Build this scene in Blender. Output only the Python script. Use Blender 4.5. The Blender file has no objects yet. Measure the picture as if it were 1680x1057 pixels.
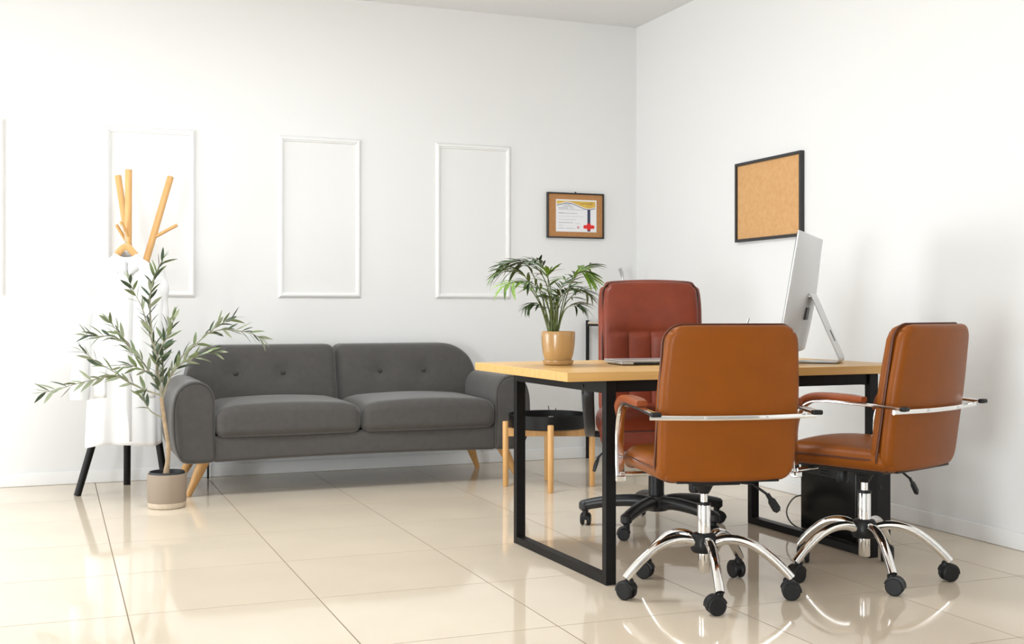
import bpy, math, random
from mathutils import Vector, Matrix, Quaternion

random.seed(7)
scene = bpy.context.scene
COL = scene.collection
PI = math.pi
R = math.radians

# ------------------------------------------------------------------ camera
FPX, YAW, HOR, CAMH = 1910.0, 0.37588, 509.0, 0.95
cam_data = bpy.data.cameras.new('camera')
cam_data.sensor_fit = 'HORIZONTAL'
cam_data.sensor_width = 36.0
cam_data.lens = FPX / 1680.0 * 36.0
cam_data.shift_y = -(528.5 - HOR) / 1680.0
cam_data.clip_start = 0.05
cam = bpy.data.objects.new('camera', cam_data)
COL.objects.link(cam)
cam.location = (0, 0, CAMH)
cam.rotation_euler = (R(90), 0, -YAW)
scene.camera = cam

# ------------------------------------------------------------------ world
world = bpy.data.worlds.new('world')
scene.world = world
world.use_nodes = True
bg = world.node_tree.nodes['Background']
bg.inputs[0].default_value = (0.95, 0.97, 1.0, 1)
bg.inputs[1].default_value = 2.0

# room extents
XL, XR, YF, YB, ZC = -2.6, 3.56, -1.8, 6.80, 2.80
# unseen windows added in the left wall as light sources: (y0, y1, z0, z1, watts); and an unseen ceiling panel added for more light
ADDED_WINDOWS = [(-1.2, 0.4, 0.10, 1.50, 170), (4.3, 6.2, 0.10, 1.70, 58)]
FILL_PANEL = (0.85, 4.6, 1.2, 0.6, 41)     # unseen panel added to light floor and back wall: centre x, y, size x, y, watts
FILL_TINT = (0.90, 0.957, 1.0)


def added_light(w, h, watts, loc, rot):  # area lamp shared by the added windows and the added ceiling panel
    ld = bpy.data.lights.new('window_daylight', 'AREA')
    ld.shape = 'RECTANGLE'
    ld.size, ld.size_y = w - 0.1, h - 0.1
    ld.energy = watts
    ld.color = FILL_TINT
    lo = bpy.data.objects.new('window_daylight', ld)
    lo.location, lo.rotation_euler = loc, rot
    COL.objects.link(lo)


for (y0, y1, z0, z1, pw) in ADDED_WINDOWS:
    added_light(y1 - y0, z1 - z0, pw, (XL - 0.02, (y0 + y1) / 2, (z0 + z1) / 2), (R(90), 0, R(-90)))
added_light(FILL_PANEL[2] + 0.06, FILL_PANEL[3] + 0.06, FILL_PANEL[4], (FILL_PANEL[0], FILL_PANEL[1], ZC - 0.021), (0, 0, 0))

vs = scene.view_settings
vs.view_transform = 'Standard'
vs.look = 'None'
vs.exposure = 0.37
vs.gamma = 1.0
vs.use_curve_mapping = False

# ------------------------------------------------------------------ helpers
RV = Vector((math.cos(YAW), -math.sin(YAW), 0))
FV = Vector((math.sin(YAW), math.cos(YAW), 0))


def P(px, py, y):
    """world point on the vertical plane at depth y seen at a photo pixel"""
    d = FV + RV * ((px - 840) / FPX) - Vector((0, 0, 1)) * ((py - HOR) / FPX)
    return Vector((0, 0, CAMH)) + d * (y / d.y)


def srgb(r, g, b):
    f = lambda c: (c / 255 / 12.92) if c / 255 <= 0.04045 else ((c / 255 + 0.055) / 1.055) ** 2.4
    return (f(r), f(g), f(b), 1)


def mat(name, col, rough=0.5, metal=0.0, var=0.0, vscale=8.0, bump=0.0, bscale=60.0, spec=0.5,
        stretch=None, sheen=0.0, coat=0.0, trans=0.0, col2=None):
    m = bpy.data.materials.new(name)
    m.use_nodes = True
    nt = m.node_tree
    b = nt.nodes['Principled BSDF']
    b.inputs['Base Color'].default_value = col
    b.inputs['Roughness'].default_value = rough
    b.inputs['Metallic'].default_value = metal
    b.inputs['Specular IOR Level'].default_value = spec
    if sheen:
        b.inputs['Sheen Weight'].default_value = sheen
        b.inputs['Sheen Roughness'].default_value = 0.4
    if coat:
        b.inputs['Coat Weight'].default_value = coat
        b.inputs['Coat Roughness'].default_value = 0.1
    if trans:
        b.inputs['Transmission Weight'].default_value = trans
    tc = nt.nodes.new('ShaderNodeTexCoord')
    mp = nt.nodes.new('ShaderNodeMapping')
    nt.links.new(tc.outputs['Object'], mp.inputs['Vector'])
    if stretch:
        mp.inputs['Scale'].default_value = stretch
    if var or col2:
        n = nt.nodes.new('ShaderNodeTexNoise')
        n.inputs['Scale'].default_value = vscale
        n.inputs['Detail'].default_value = 6
        nt.links.new(mp.outputs[0], n.inputs['Vector'])
        rp = nt.nodes.new('ShaderNodeValToRGB')
        c2 = col2 if col2 else tuple(min(1, c * (1 + var)) for c in col[:3]) + (1,)
        c1 = col if col2 else tuple(c * (1 - var) for c in col[:3]) + (1,)
        rp.color_ramp.elements[0].position = 0.3
        rp.color_ramp.elements[1].position = 0.7
        rp.color_ramp.elements[0].color = c1
        rp.color_ramp.elements[1].color = c2
        nt.links.new(n.outputs['Fac'], rp.inputs['Fac'])
        nt.links.new(rp.outputs['Color'], b.inputs['Base Color'])
    if bump:
        n2 = nt.nodes.new('ShaderNodeTexNoise')
        n2.inputs['Scale'].default_value = bscale
        n2.inputs['Detail'].default_value = 4
        nt.links.new(mp.outputs[0], n2.inputs['Vector'])
        bp = nt.nodes.new('ShaderNodeBump')
        bp.inputs['Strength'].default_value = bump
        bp.inputs['Distance'].default_value = 0.002
        nt.links.new(n2.outputs['Fac'], bp.inputs['Height'])
        nt.links.new(bp.outputs['Normal'], b.inputs['Normal'])
    return m


M = {}
M['wall'] = mat('wall_paint', (0.80, 0.795, 0.785, 1), 0.7, bump=0.05, bscale=90, spec=0.3)
M['wallgrey'] = mat('grey_wall_paint', (0.48, 0.475, 0.47, 1), 0.7, bump=0.05, bscale=90, spec=0.3)
M['ceiling'] = mat('ceiling_paint', (0.78, 0.775, 0.765, 1), 0.8, spec=0.2)
M['trim'] = mat('trim_paint', (0.84, 0.835, 0.825, 1), 0.4)
M['tile'] = mat('polished_tile', (0.74, 0.635, 0.50, 1), 0.06, var=0.04, vscale=2.2, spec=0.42)
M['grout'] = mat('grout', (0.27, 0.21, 0.15, 1), 0.9, spec=0.1)
M['sofa'] = mat('grey_velvet', (0.081, 0.075, 0.070, 1), 0.85, var=0.06, vscale=30, bump=0.25, bscale=500, sheen=0.35, spec=0.2)
M['sofa_pipe'] = mat('grey_piping', (0.055, 0.052, 0.05, 1), 0.8, sheen=0.2, spec=0.2)
M['legwood'] = mat('beech_wood', (0.62, 0.34, 0.12, 1), 0.45, var=0.1, vscale=12, stretch=(6, 6, 0.6))
M['rackwood'] = mat('beech_pole', (0.68, 0.38, 0.14, 1), 0.45, var=0.08, vscale=12, stretch=(6, 6, 0.6))
M['black'] = mat('black_metal', (0.0055, 0.005, 0.005, 1), 0.45, bump=0.05, bscale=300, spec=0.22)
M['blackplastic'] = mat('black_plastic', (0.010, 0.010, 0.0105, 1), 0.45, bump=0.04, bscale=400, spec=0.3)
M['darkplastic'] = mat('charcoal_plastic', (0.020, 0.020, 0.021, 1), 0.38, spec=0.35)
M['desk'] = mat('oak_board', (0.60, 0.345, 0.11, 1), 0.36, spec=0.35, stretch=(0.8, 14, 14), vscale=3.5, col2=(0.69, 0.43, 0.165, 1))
M['chrome'] = mat('chrome', (0.82, 0.81, 0.80, 1), 0.06, metal=1.0)
M['satin'] = mat('satin_aluminium', (0.62, 0.62, 0.62, 1), 0.38, metal=0.55)
M['orange'] = mat('tan_leather', (0.225, 0.060, 0.004, 1), 0.40, var=0.06, vscale=10, bump=0.12, bscale=260, spec=0.2)
M['orangepipe'] = mat('tan_leather_piping', (0.085, 0.019, 0.003, 1), 0.45)
M['rust'] = mat('rust_leather', (0.185, 0.032, 0.0125, 1), 0.38, var=0.15, vscale=9, bump=0.2, bscale=120, spec=0.32)
M['rustdark'] = mat('rust_leather_seam', (0.07, 0.016, 0.009, 1), 0.5)
M['armpad'] = mat('armpad_leather', (0.27, 0.062, 0.016, 1), 0.38, spec=0.35)
M['coat'] = mat('white_cotton', (0.84, 0.84, 0.85, 1), 0.9, bump=0.1, bscale=400, spec=0.1)
M['cork'] = mat('cork', (0.60, 0.335, 0.145, 1), 0.9, vscale=45, col2=(0.66, 0.385, 0.18, 1), bump=0.2, bscale=150, spec=0.1)
M['cork2'] = mat('cork_dark', (0.44, 0.215, 0.085, 1), 0.9, vscale=60, col2=(0.49, 0.25, 0.11, 1), spec=0.1)
M['frame'] = mat('black_frame', (0.022, 0.021, 0.022, 1), 0.4)
M['paper'] = mat('paper', (0.80, 0.80, 0.82, 1), 0.7)
M['gold'] = mat('gold_print', (0.62, 0.36, 0.06, 1), 0.6, vscale=14, col2=(0.75, 0.52, 0.10, 1))
M['navy'] = mat('navy_print', (0.04, 0.045, 0.10, 1), 0.6)
M['ink'] = mat('grey_print', (0.42, 0.42, 0.45, 1), 0.7)
M['red'] = mat('red_seal', (0.72, 0.02, 0.02, 1), 0.5)
M['inkgold'] = mat('brown_print', (0.22, 0.11, 0.02, 1), 0.6)
M['mustard'] = mat('mustard_glaze', (0.47, 0.275, 0.105, 1), 0.25, coat=0.3)
M['soil'] = mat('dark_soil', (0.018, 0.014, 0.012, 1), 0.95, var=0.4, vscale=60, bump=0.8, bscale=80)
M['taupe'] = mat('taupe_pot', (0.30, 0.235, 0.175, 1), 0.7)
M['jute'] = mat('pale_pot_band', (0.56, 0.47, 0.36, 1), 0.8, var=0.08, vscale=50, bump=0.3, bscale=150)
M['darkliner'] = mat('dark_liner', (0.022, 0.023, 0.025, 1), 0.6)
M['bark'] = mat('olive_bark', (0.36, 0.26, 0.16, 1), 0.85, var=0.2, vscale=40, bump=0.5, bscale=90)
M['twig'] = mat('olive_twig', (0.30, 0.28, 0.20, 1), 0.8)
M['leafd'] = mat('olive_leaf_dark', (0.055, 0.085, 0.045, 1), 0.45, var=0.15, vscale=9)
M['leafm'] = mat('olive_leaf_mid', (0.165, 0.21, 0.09, 1), 0.5, var=0.15, vscale=9)
M['leafp'] = mat('olive_leaf_pale', (0.30, 0.34, 0.22, 1), 0.6, var=0.1, vscale=9)
M['palmb'] = mat('palm_leaf_bright', (0.17, 0.30, 0.03, 1), 0.4, var=0.2, vscale=12)
M['palmm'] = mat('palm_leaf_mid', (0.085, 0.16, 0.022, 1), 0.42, var=0.2, vscale=12)
M['palmd'] = mat('palm_leaf_dark', (0.032, 0.066, 0.014, 1), 0.42, var=0.2, vscale=12)
M['stem'] = mat('palm_stem', (0.10, 0.13, 0.03, 1), 0.5, var=0.3, vscale=30)
M['alu'] = mat('aluminium', (0.62, 0.62, 0.63, 1), 0.32, metal=0.7)
M['screen'] = mat('dark_glass', (0.01, 0.01, 0.012, 1), 0.08)
M['cablegrey'] = mat('grey_cable', (0.07, 0.065, 0.06, 1), 0.5)
M['pcblack'] = mat('gloss_black', (0.0045, 0.0045, 0.0045, 1), 0.2, spec=0.3)
M['rubber'] = mat('rubber_wheel', (0.010, 0.010, 0.0105, 1), 0.5, spec=0.3)
M['shelfwood'] = mat('pale_shelf', (0.62, 0.5, 0.38, 1), 0.5, var=0.05)


def vadd(a, b): return (a[0] + b[0], a[1] + b[1], a[2] + b[2])


class MB:
    def __init__(self):
        self.v, self.f = [], []
        self.flat = True
        self.boxy = False

    def add(self, vs, fs, xf=None):
        o = len(self.v)
        for p in vs:
            self.v.append(tuple(xf @ Vector(p)) if xf else tuple(p))
        for f in fs:
            self.f.append(tuple(i + o for i in f))
        return self

    def rbox(self, c, s, r=0.004, n=(1, 1, 1), k=2, deform=None, xf=None):
        if k > 1: self.flat = False
        self.boxy = True
        h = [x / 2 for x in s]
        r = min(r, min(h) * 0.999)
        ax = []
        for a in range(3):
            hh = h[a]
            i0 = hh - r
            L = [-(i0 + r * math.tan(R(45) * (k - j) / k)) for j in range(k)]
            m = [-i0 + 2 * i0 * j / n[a] for j in range(n[a] + 1)]
            ax.append(L + m + [-x for x in reversed(L)])
        idx, vs, fs = {}, [], []

        def vid(i, j, l):
            key = (i, j, l)
            if key in idx: return idx[key]
            p = [ax[0][i], ax[1][j], ax[2][l]]
            q = [max(-(h[a] - r), min(h[a] - r, p[a])) for a in range(3)]
            d = [p[a] - q[a] for a in range(3)]
            ln = math.sqrt(sum(x * x for x in d)) or 1
            w = tuple(q[a] + r * d[a] / ln + c[a] for a in range(3))
            if deform: w = deform(*w)
            idx[key] = len(vs)
            vs.append(w)
            return idx[key]
        N = [len(x) - 1 for x in ax]
        for i in range(N[0]):
            for j in range(N[1]):
                fs.append((vid(i, j, 0), vid(i, j + 1, 0), vid(i + 1, j + 1, 0), vid(i + 1, j, 0)))
                fs.append((vid(i, j, N[2]), vid(i + 1, j, N[2]), vid(i + 1, j + 1, N[2]), vid(i, j + 1, N[2])))
        for i in range(N[0]):
            for l in range(N[2]):
                fs.append((vid(i, 0, l), vid(i + 1, 0, l), vid(i + 1, 0, l + 1), vid(i, 0, l + 1)))
                fs.append((vid(i, N[1], l), vid(i, N[1], l + 1), vid(i + 1, N[1], l + 1), vid(i + 1, N[1], l)))
        for j in range(N[1]):
            for l in range(N[2]):
                fs.append((vid(0, j, l), vid(0, j, l + 1), vid(0, j + 1, l + 1), vid(0, j + 1, l)))
                fs.append((vid(N[0], j, l), vid(N[0], j + 1, l), vid(N[0], j + 1, l + 1), vid(N[0], j, l + 1)))
        return self.add(vs, fs, xf)

    def box(self, x0, x1, y0, y1, z0, z1, r=0.002, xf=None):
        return self.rbox(((x0 + x1) / 2, (y0 + y1) / 2, (z0 + z1) / 2), (x1 - x0, y1 - y0, z1 - z0), r, k=1, xf=xf)

    def plain(self, x0, x1, y0, y1, z0, z1):
        self.boxy = True
        v = [(x, y, z) for x in (x0, x1) for y in (y0, y1) for z in (z0, z1)]
        return self.add(v, [(0, 1, 3, 2), (4, 6, 7, 5), (0, 4, 5, 1), (2, 3, 7, 6), (0, 2, 6, 4), (1, 5, 7, 3)])

    def tube(self, path, rad, n=8, closed=False, flat=None, up=None, xf=None, cap=True):
        """sweep a circle (or an ellipse: flat=(rx, ry) against a fixed side axis `up`) along a path"""
        self.flat = False
        pts = [Vector(p) for p in path]
        m = len(pts)
        if not isinstance(rad, (list, tuple)): rad = [rad] * m
        vs, fs = [], []
        nrm = None
        for i in range(m):
            if closed:
                t = pts[(i + 1) % m] - pts[i - 1]
            else:
                t = pts[min(i + 1, m - 1)] - pts[max(i - 1, 0)]
            t.normalize()
            if up is not None:
                a = Vector(up)
                a = (a - t * a.dot(t)).normalized()
            else:
                if nrm is None:
                    nrm = Vector((0, 0, 1)) if abs(t.z) < 0.9 else Vector((1, 0, 0))
                a = (nrm - t * nrm.dot(t))
                if a.length < 1e-6: a = t.orthogonal()
                a.normalize()
                nrm = a
            b = t.cross(a)
            rx, ry = (flat if flat else (1, 1))
            for j in range(n):
                th = 2 * PI * j / n
                cx, sx = math.cos(th), math.sin(th)
                if flat:   # rounded rectangle section
                    e = 0.45
                    cx = math.copysign(abs(cx) ** e, cx)
                    sx = math.copysign(abs(sx) ** e, sx)
                vs.append(pts[i] + (a * cx * rx + b * sx * ry) * rad[i])
        for i in range(m if closed else m - 1):
            i2 = (i + 1) % m
            for j in range(n):
                j2 = (j + 1) % n
                fs.append((i * n + j, i2 * n + j, i2 * n + j2, i * n + j2))
        if cap and not closed:
            fs.append(tuple(range(n)))
            fs.append(tuple((m - 1) * n + j for j in reversed(range(n))))
        return self.add(vs, fs, xf)

    def lathe(self, prof, c=(0, 0, 0), n=32, xf=None):
        """prof: list of (radius, z)"""
        self.flat = False
        vs, fs = [], []
        for (r, z) in prof:
            for j in range(n):
                th = 2 * PI * j / n
                vs.append((c[0] + r * math.cos(th), c[1] + r * math.sin(th), c[2] + z))
        for i in range(len(prof) - 1):
            for j in range(n):
                j2 = (j + 1) % n
                fs.append((i * n + j, i * n + j2, (i + 1) * n + j2, (i + 1) * n + j))
        fs.append(tuple(reversed(range(n))))
        fs.append(tuple((len(prof) - 1) * n + j for j in range(n)))
        return self.add(vs, fs, xf)

    def disc(self, c, axis, r, h, n=16, bev=0.15):
        q = Vector((0, 0, 1)).rotation_difference(Vector(axis).normalized()).to_matrix().to_4x4()
        xf = Matrix.Translation(c) @ q
        return self.lathe([(r * (1 - bev), -h / 2), (r, -h / 2 + r * bev), (r, h / 2 - r * bev), (r * (1 - bev), h / 2)], n=n, xf=xf)

    def mesh(self, name, material, angle=40):
        if self.flat and angle == 40 and self.boxy: angle = 12
        me = bpy.data.meshes.new(name)
        me.from_pydata(self.v, [], self.f)
        me.update()
        me.materials.append(material)
        me.shade_smooth()
        try:
            me.set_sharp_from_angle(angle=R(angle))
        except Exception:
            pass
        return me

    def build(self, name, material, parent=None, angle=40):
        return link(name, self.mesh(name, material, angle), parent)


def link(name, data, parent=None):
    o = bpy.data.objects.new(name, data)
    COL.objects.link(o)
    if parent is not None: o.parent = parent
    return o


def tag(o, label, cat, group=None):
    o['label'] = label
    o['category'] = cat
    if group: o['group'] = group
    return o


def thing(name, label, cat, loc=(0, 0, 0), rz=0, group=None):
    o = bpy.data.objects.new(name, None)
    o.empty_display_size = 0.05
    o.location = loc
    o.rotation_euler = (0, 0, rz)
    COL.objects.link(o)
    return tag(o, label, cat, group)


def struct(o, label, cat):
    o['kind'] = 'structure'
    return tag(o, label, cat)


def smooth_path(pts, sub=6):
    pts = [Vector(p) for p in pts]
    out = []
    for i in range(len(pts) - 1):
        p0, p1, p2, p3 = pts[max(i - 1, 0)], pts[i], pts[i + 1], pts[min(i + 2, len(pts) - 1)]
        for j in range(sub):
            t = j / sub
            out.append(0.5 * ((2 * p1) + (p2 - p0) * t + (2 * p0 - 5 * p1 + 4 * p2 - p3) * t * t + (3 * p1 - p0 - 3 * p2 + p3) * t ** 3))
    out.append(pts[-1])
    return out


def lerp(a, b, t): return a + (b - a) * t
def sstep(a, b, x):
    t = max(0, min(1, (x - a) / (b - a)))
    return t * t * (3 - 2 * t)


def table(x, tab):
    if x <= tab[0][0]: return tab[0][1]
    for (a, va), (b, vb) in zip(tab, tab[1:]):
        if x <= b:
            t = (x - a) / (b - a)
            t = t * t * (3 - 2 * t)
            return va + (vb - va) * t
    return tab[-1][1]


# ------------------------------------------------------------------ the room
fl = MB().plain(XL - 0.15, XR + 0.15, YF - 0.15, YB + 0.15, -0.12, -0.0004).build('floor', M['grout'])
struct(fl, 'polished cream tiled floor under the sofa and desk', 'floor')
TX, TY = 0.598, 0.602
X0, Y0 = 0.217, 3.205
tile_meshes = {}
gap = 0.0040
xs = [x for x in [X0 + TX * k for k in range(-6, 8)]]
ys = [y for y in [Y0 + TY * k for k in range(-10, 8)]]
for i in range(len(xs) - 1):
    for j in range(len(ys) - 1):
        a0, a1 = max(xs[i], XL), min(xs[i + 1], XR)
        b0, b1 = max(ys[j], YF), min(ys[j + 1], YB)
        if a1 - a0 < 0.02 or b1 - b0 < 0.02: continue
        w, d = round(a1 - a0 - gap, 4), round(b1 - b0 - gap, 4)
        if (w, d) not in tile_meshes:
            tile_meshes[(w, d)] = MB().rbox((0, 0, -0.005), (w, d, 0.01), 0.0003, k=1).mesh('tile', M['tile'])
        t = link('tile', tile_meshes[(w, d)], fl)
        t.location = ((a0 + a1) / 2, (b0 + b1) / 2, 0)

ce = MB().plain(XL - 0.15, XR + 0.15, YF - 0.15, YB + 0.15, ZC, ZC + 0.1).build('ceiling', M['ceiling'])
struct(ce, 'plain white ceiling above the corner', 'ceiling')
struct(MB().plain(XL - 0.15, XR + 0.15, YB, YB + 0.12, 0, ZC).build('wall_back', M['wall']), 'white back wall with framed mouldings behind the sofa', 'wall')
struct(MB().plain(XR, XR + 0.12, YF - 0.15, YB, 0, ZC).build('wall_right', M['wall']), 'white right wall carrying the cork board', 'wall')
struct(MB().plain(XL, XR, YF - 0.12, YF, 0, ZC).build('wall_front', M['wallgrey']), 'grey wall behind the viewer', 'wall')
cpl = thing('ceiling_panel', 'flat square-edged ceiling panel light above the left of the room', 'ceiling light', (FILL_PANEL[0], FILL_PANEL[1], ZC))  # panel added out of view to brighten the floor and back wall
for (x0, x1, y0, y1) in ((-FILL_PANEL[2] / 2, FILL_PANEL[2] / 2, FILL_PANEL[3] / 2 - 0.02, FILL_PANEL[3] / 2), (-FILL_PANEL[2] / 2, FILL_PANEL[2] / 2, -FILL_PANEL[3] / 2, -FILL_PANEL[3] / 2 + 0.02), (-FILL_PANEL[2] / 2, -FILL_PANEL[2] / 2 + 0.02, -FILL_PANEL[3] / 2, FILL_PANEL[3] / 2), (FILL_PANEL[2] / 2 - 0.02, FILL_PANEL[2] / 2, -FILL_PANEL[3] / 2, FILL_PANEL[3] / 2)):
    MB().box(x0, x1, y0, y1, -0.03, -0.0005).build('frame', M['trim'], cpl)
MB().plain(-FILL_PANEL[2] / 2 + 0.02, FILL_PANEL[2] / 2 - 0.02, -FILL_PANEL[3] / 2 + 0.02, FILL_PANEL[3] / 2 - 0.02, -0.018, -0.0005).build('diffuser', M['trim'], cpl)
wl = MB()
yy = YF
for (y0, y1, z0, z1, pw) in ADDED_WINDOWS:
    wl.plain(XL - 0.12, XL, yy, y0, 0, ZC)
    wl.plain(XL - 0.12, XL, y0, y1, 0, z0)
    wl.plain(XL - 0.12, XL, y0, y1, z1, ZC)
    yy = y1
wl.plain(XL - 0.12, XL, yy, YB, 0, ZC)
struct(wl.build('wall_left', M['wall']), 'white left wall with two tall windows', 'wall')
for wi, (y0, y1, z0, z1, pw) in enumerate(ADDED_WINDOWS):  # frames of the unseen windows, added as light sources
    wroot = bpy.data.objects.new('window_%d' % (wi + 1), None)
    COL.objects.link(wroot)
    struct(wroot, ['tall white framed window in the left wall nearer the viewer', 'tall white framed window in the left wall nearer the coat rack'][wi], 'window')
    b = MB()
    for (a, c) in ((y0, y0 + 0.05), (y1 - 0.05, y1), ((y0 + y1) / 2 - 0.025, (y0 + y1) / 2 + 0.025)):
        b.box(XL - 0.01, XL + 0.03, a, c, z0, z1)
    for (a, c) in ((z0, z0 + 0.05), (z1 - 0.05, z1)):
        b.box(XL - 0.01, XL + 0.028, y0, y1, a, c)
    b.build('window_frame', M['trim'], wroot)
    MB().box(XL - 0.01, XL + 0.12, y0 - 0.04, y1 + 0.04, z0 - 0.03, z0).build('window_sill', M['trim'], wroot)

BBH, BBT = 0.07, 0.012
def baseboard(name, x0, x1, y0, y1, label):
    struct(MB().rbox(((x0 + x1) / 2, (y0 + y1) / 2, BBH / 2 + 0.0005), (x1 - x0, y1 - y0, BBH), 0.004, k=2).build(name, M['trim']), label, 'baseboard')
baseboard('baseboard_back', XL, XR, YB - BBT, YB, 'white baseboard along the back wall')
baseboard('baseboard_right', XR - BBT, XR, YF, YB - BBT, 'white baseboard along the right wall')
baseboard('baseboard_left', XL, XL + BBT, YF, YB - BBT, 'white baseboard along the left wall')


def moulding(name, label, x0, x1, z0, z1):
    root = bpy.data.objects.new(name, None)
    root.location = (0, YB, 0)
    COL.objects.link(root)
    struct(root, label, 'moulding')
    prof = [(0, 0), (0, 0.006), (0.004, 0.011), (0.012, 0.016), (0.019, 0.016), (0.023, 0.010), (0.029, 0.008), (0.031, 0.004), (0.031, 0)]
    cs = [Vector((x0, 0, z0)), Vector((x1, 0, z0)), Vector((x1, 0, z1)), Vector((x0, 0, z1))]
    for k in range(4):
        A, B = cs[k], cs[(k + 1) % 4]
        d = (B - A).normalized()
        n = Vector((-d.z, 0, d.x))
        vs = []
        for (u, hgt) in prof: vs.append(A + d * u + n * u + Vector((0, -hgt, 0)))
        for (u, hgt) in prof: vs.append(B - d * u + n * u + Vector((0, -hgt, 0)))
        m = len(prof)
        fs = [(i, i + m, i + 1 + m, i + 1) for i in range(m - 1)] + [(m - 1, 2 * m - 1, m, 0)]
        fs += [tuple(range(m)), tuple(range(2 * m - 1, m - 1, -1))]
        MB().add(vs, fs).build('moulding', M['trim'], root, angle=25)

moulding('trim_1', 'white wall moulding frame cut by the left photo edge', -0.735, -0.240, 1.024, 1.972)
moulding('trim_2', 'white wall moulding frame behind the coat rack', 0.268, 0.752, 1.024, 1.968)
moulding('trim_3', 'white wall moulding frame above the middle of the sofa', 1.222, 1.712, 1.023, 1.968)
moulding('trim_4', 'white wall moulding frame behind the palm', 2.180, 2.672, 1.022, 1.975)


# ------------------------------------------------------------------ sofa
SX, SY = 1.515, 6.37
sofa = thing('sofa', 'dark grey two-seat sofa with buttoned back and splayed beech legs', 'sofa', (SX, SY, 0))
def base_def(x, y, z):
    # slightly bowed underside
    return (x, y, z + 0.012 * (1 - (x / 0.85) ** 2) * (1 if z < 0.24 else 0))
MB().rbox((0, 0.0, 0.245), (1.53, 0.74, 0.135), 0.022, n=(12, 4, 3), k=3, deform=base_def).build('seat_base', M['sofa'], sofa)


def extrude(mb, prof, y0, y1, r, steps=5):
    """extrude an x-z outline along y with rounded front and back edges"""
    n = len(prof)
    cx, cz = sum(p[0] for p in prof) / n, sum(p[1] for p in prof) / n
    rings = []
    for (yy, sgn) in ((y0, 1), (y1, -1)):
        seq = []
        for k in range(steps + 1):
            th = PI / 2 * k / steps
            seq.append((yy + sgn * r * (1 - math.sin(th)), r * (1 - math.cos(th))))
        # from face edge (inset r) out to the full outline
        seq = [(yy + sgn * r * (1 - math.cos(PI / 2 * k / steps)), r * (1 - math.sin(PI / 2 * k / steps))) for k in range(steps + 1)]
        rings.append(seq)
    allr = rings[0] + [(lerp(y0 + r, y1 - r, t), 0) for t in (0.25, 0.5, 0.75)] + rings[1][::-1]
    vs, fs = [], []
    for (yy, ins) in allr:
        for (x, z) in prof:
            l = math.hypot(cx - x, cz - z)
            vs.append((x + (cx - x) / l * ins, yy, z + (cz - z) / l * ins))
    for i in range(len(allr) - 1):
        for j in range(n):
            j2 = (j + 1) % n
            fs.append((i * n + j, i * n + j2, (i + 1) * n + j2, (i + 1) * n + j))
    fs.append(tuple(reversed(range(n))))
    fs.append(tuple((len(allr) - 1) * n + j for j in range(n)))
    mb.flat = False
    return mb.add(vs, fs)


ARM = [(0.752, 0.200), (0.752, 0.40), (0.753, 0.49), (0.768, 0.545), (0.802, 0.581), (0.850, 0.594), (0.898, 0.582), (0.938, 0.545), (0.960, 0.48), (0.966, 0.40), (0.962, 0.32), (0.948, 0.25), (0.925, 0.200), (0.900, 0.182), (0.86, 0.178), (0.775, 0.180)]
for sg in (-1, 1):
    pr = [(p.x, p.z) for p in smooth_path([(x, 0, z) for (x, z) in ARM] + [(0.754, 0, 0.188)], 4)]
    pr = [(sg * x, z) for (x, z) in pr]
    if sg > 0: pr = pr[::-1]
    arm = extrude(MB(), pr[::-1], -0.380, 0.30, 0.028).build('arm', M['sofa'], sofa, angle=60)
    edge = [(sg * p.x * 1.0, p.z) for p in smooth_path([(x, 0, z) for (x, z) in ARM[:13]], 4)]
    cx, cz = sg * 0.858, 0.38
    pp = []
    for (x, z) in edge:
        l = math.hypot(cx - x, cz - z)
        pp.append((x + (cx - x) / l * 0.012, -0.3745, z + (cz - z) / l * 0.012))
    MB().tube(pp, 0.0038, n=6).build('piping', M['sofa_pipe'], arm)


def seat_def(cx, hw):
    def f(x, y, z):
        u = (x - cx) / hw
        v = (y + 0.1) / 0.30
        if z > 0.37:
            z += 0.030 * max(0, 1 - u * u) * max(0, 1 - 0.6 * v * v) - 0.012 * sstep(0.75, 1, abs(u))
        y -= 0.010 * (1 - u * u) if y < -0.3 else 0
        return (x, y, z)
    return f
for sg in (-1, 1):
    cx = sg * 0.377
    MB().rbox((cx, -0.095, 0.383), (0.750, 0.60, 0.155), 0.045, n=(14, 10, 4), k=4, deform=seat_def(cx, 0.374)).build('seat_cushion', M['sofa'], sofa)

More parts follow.
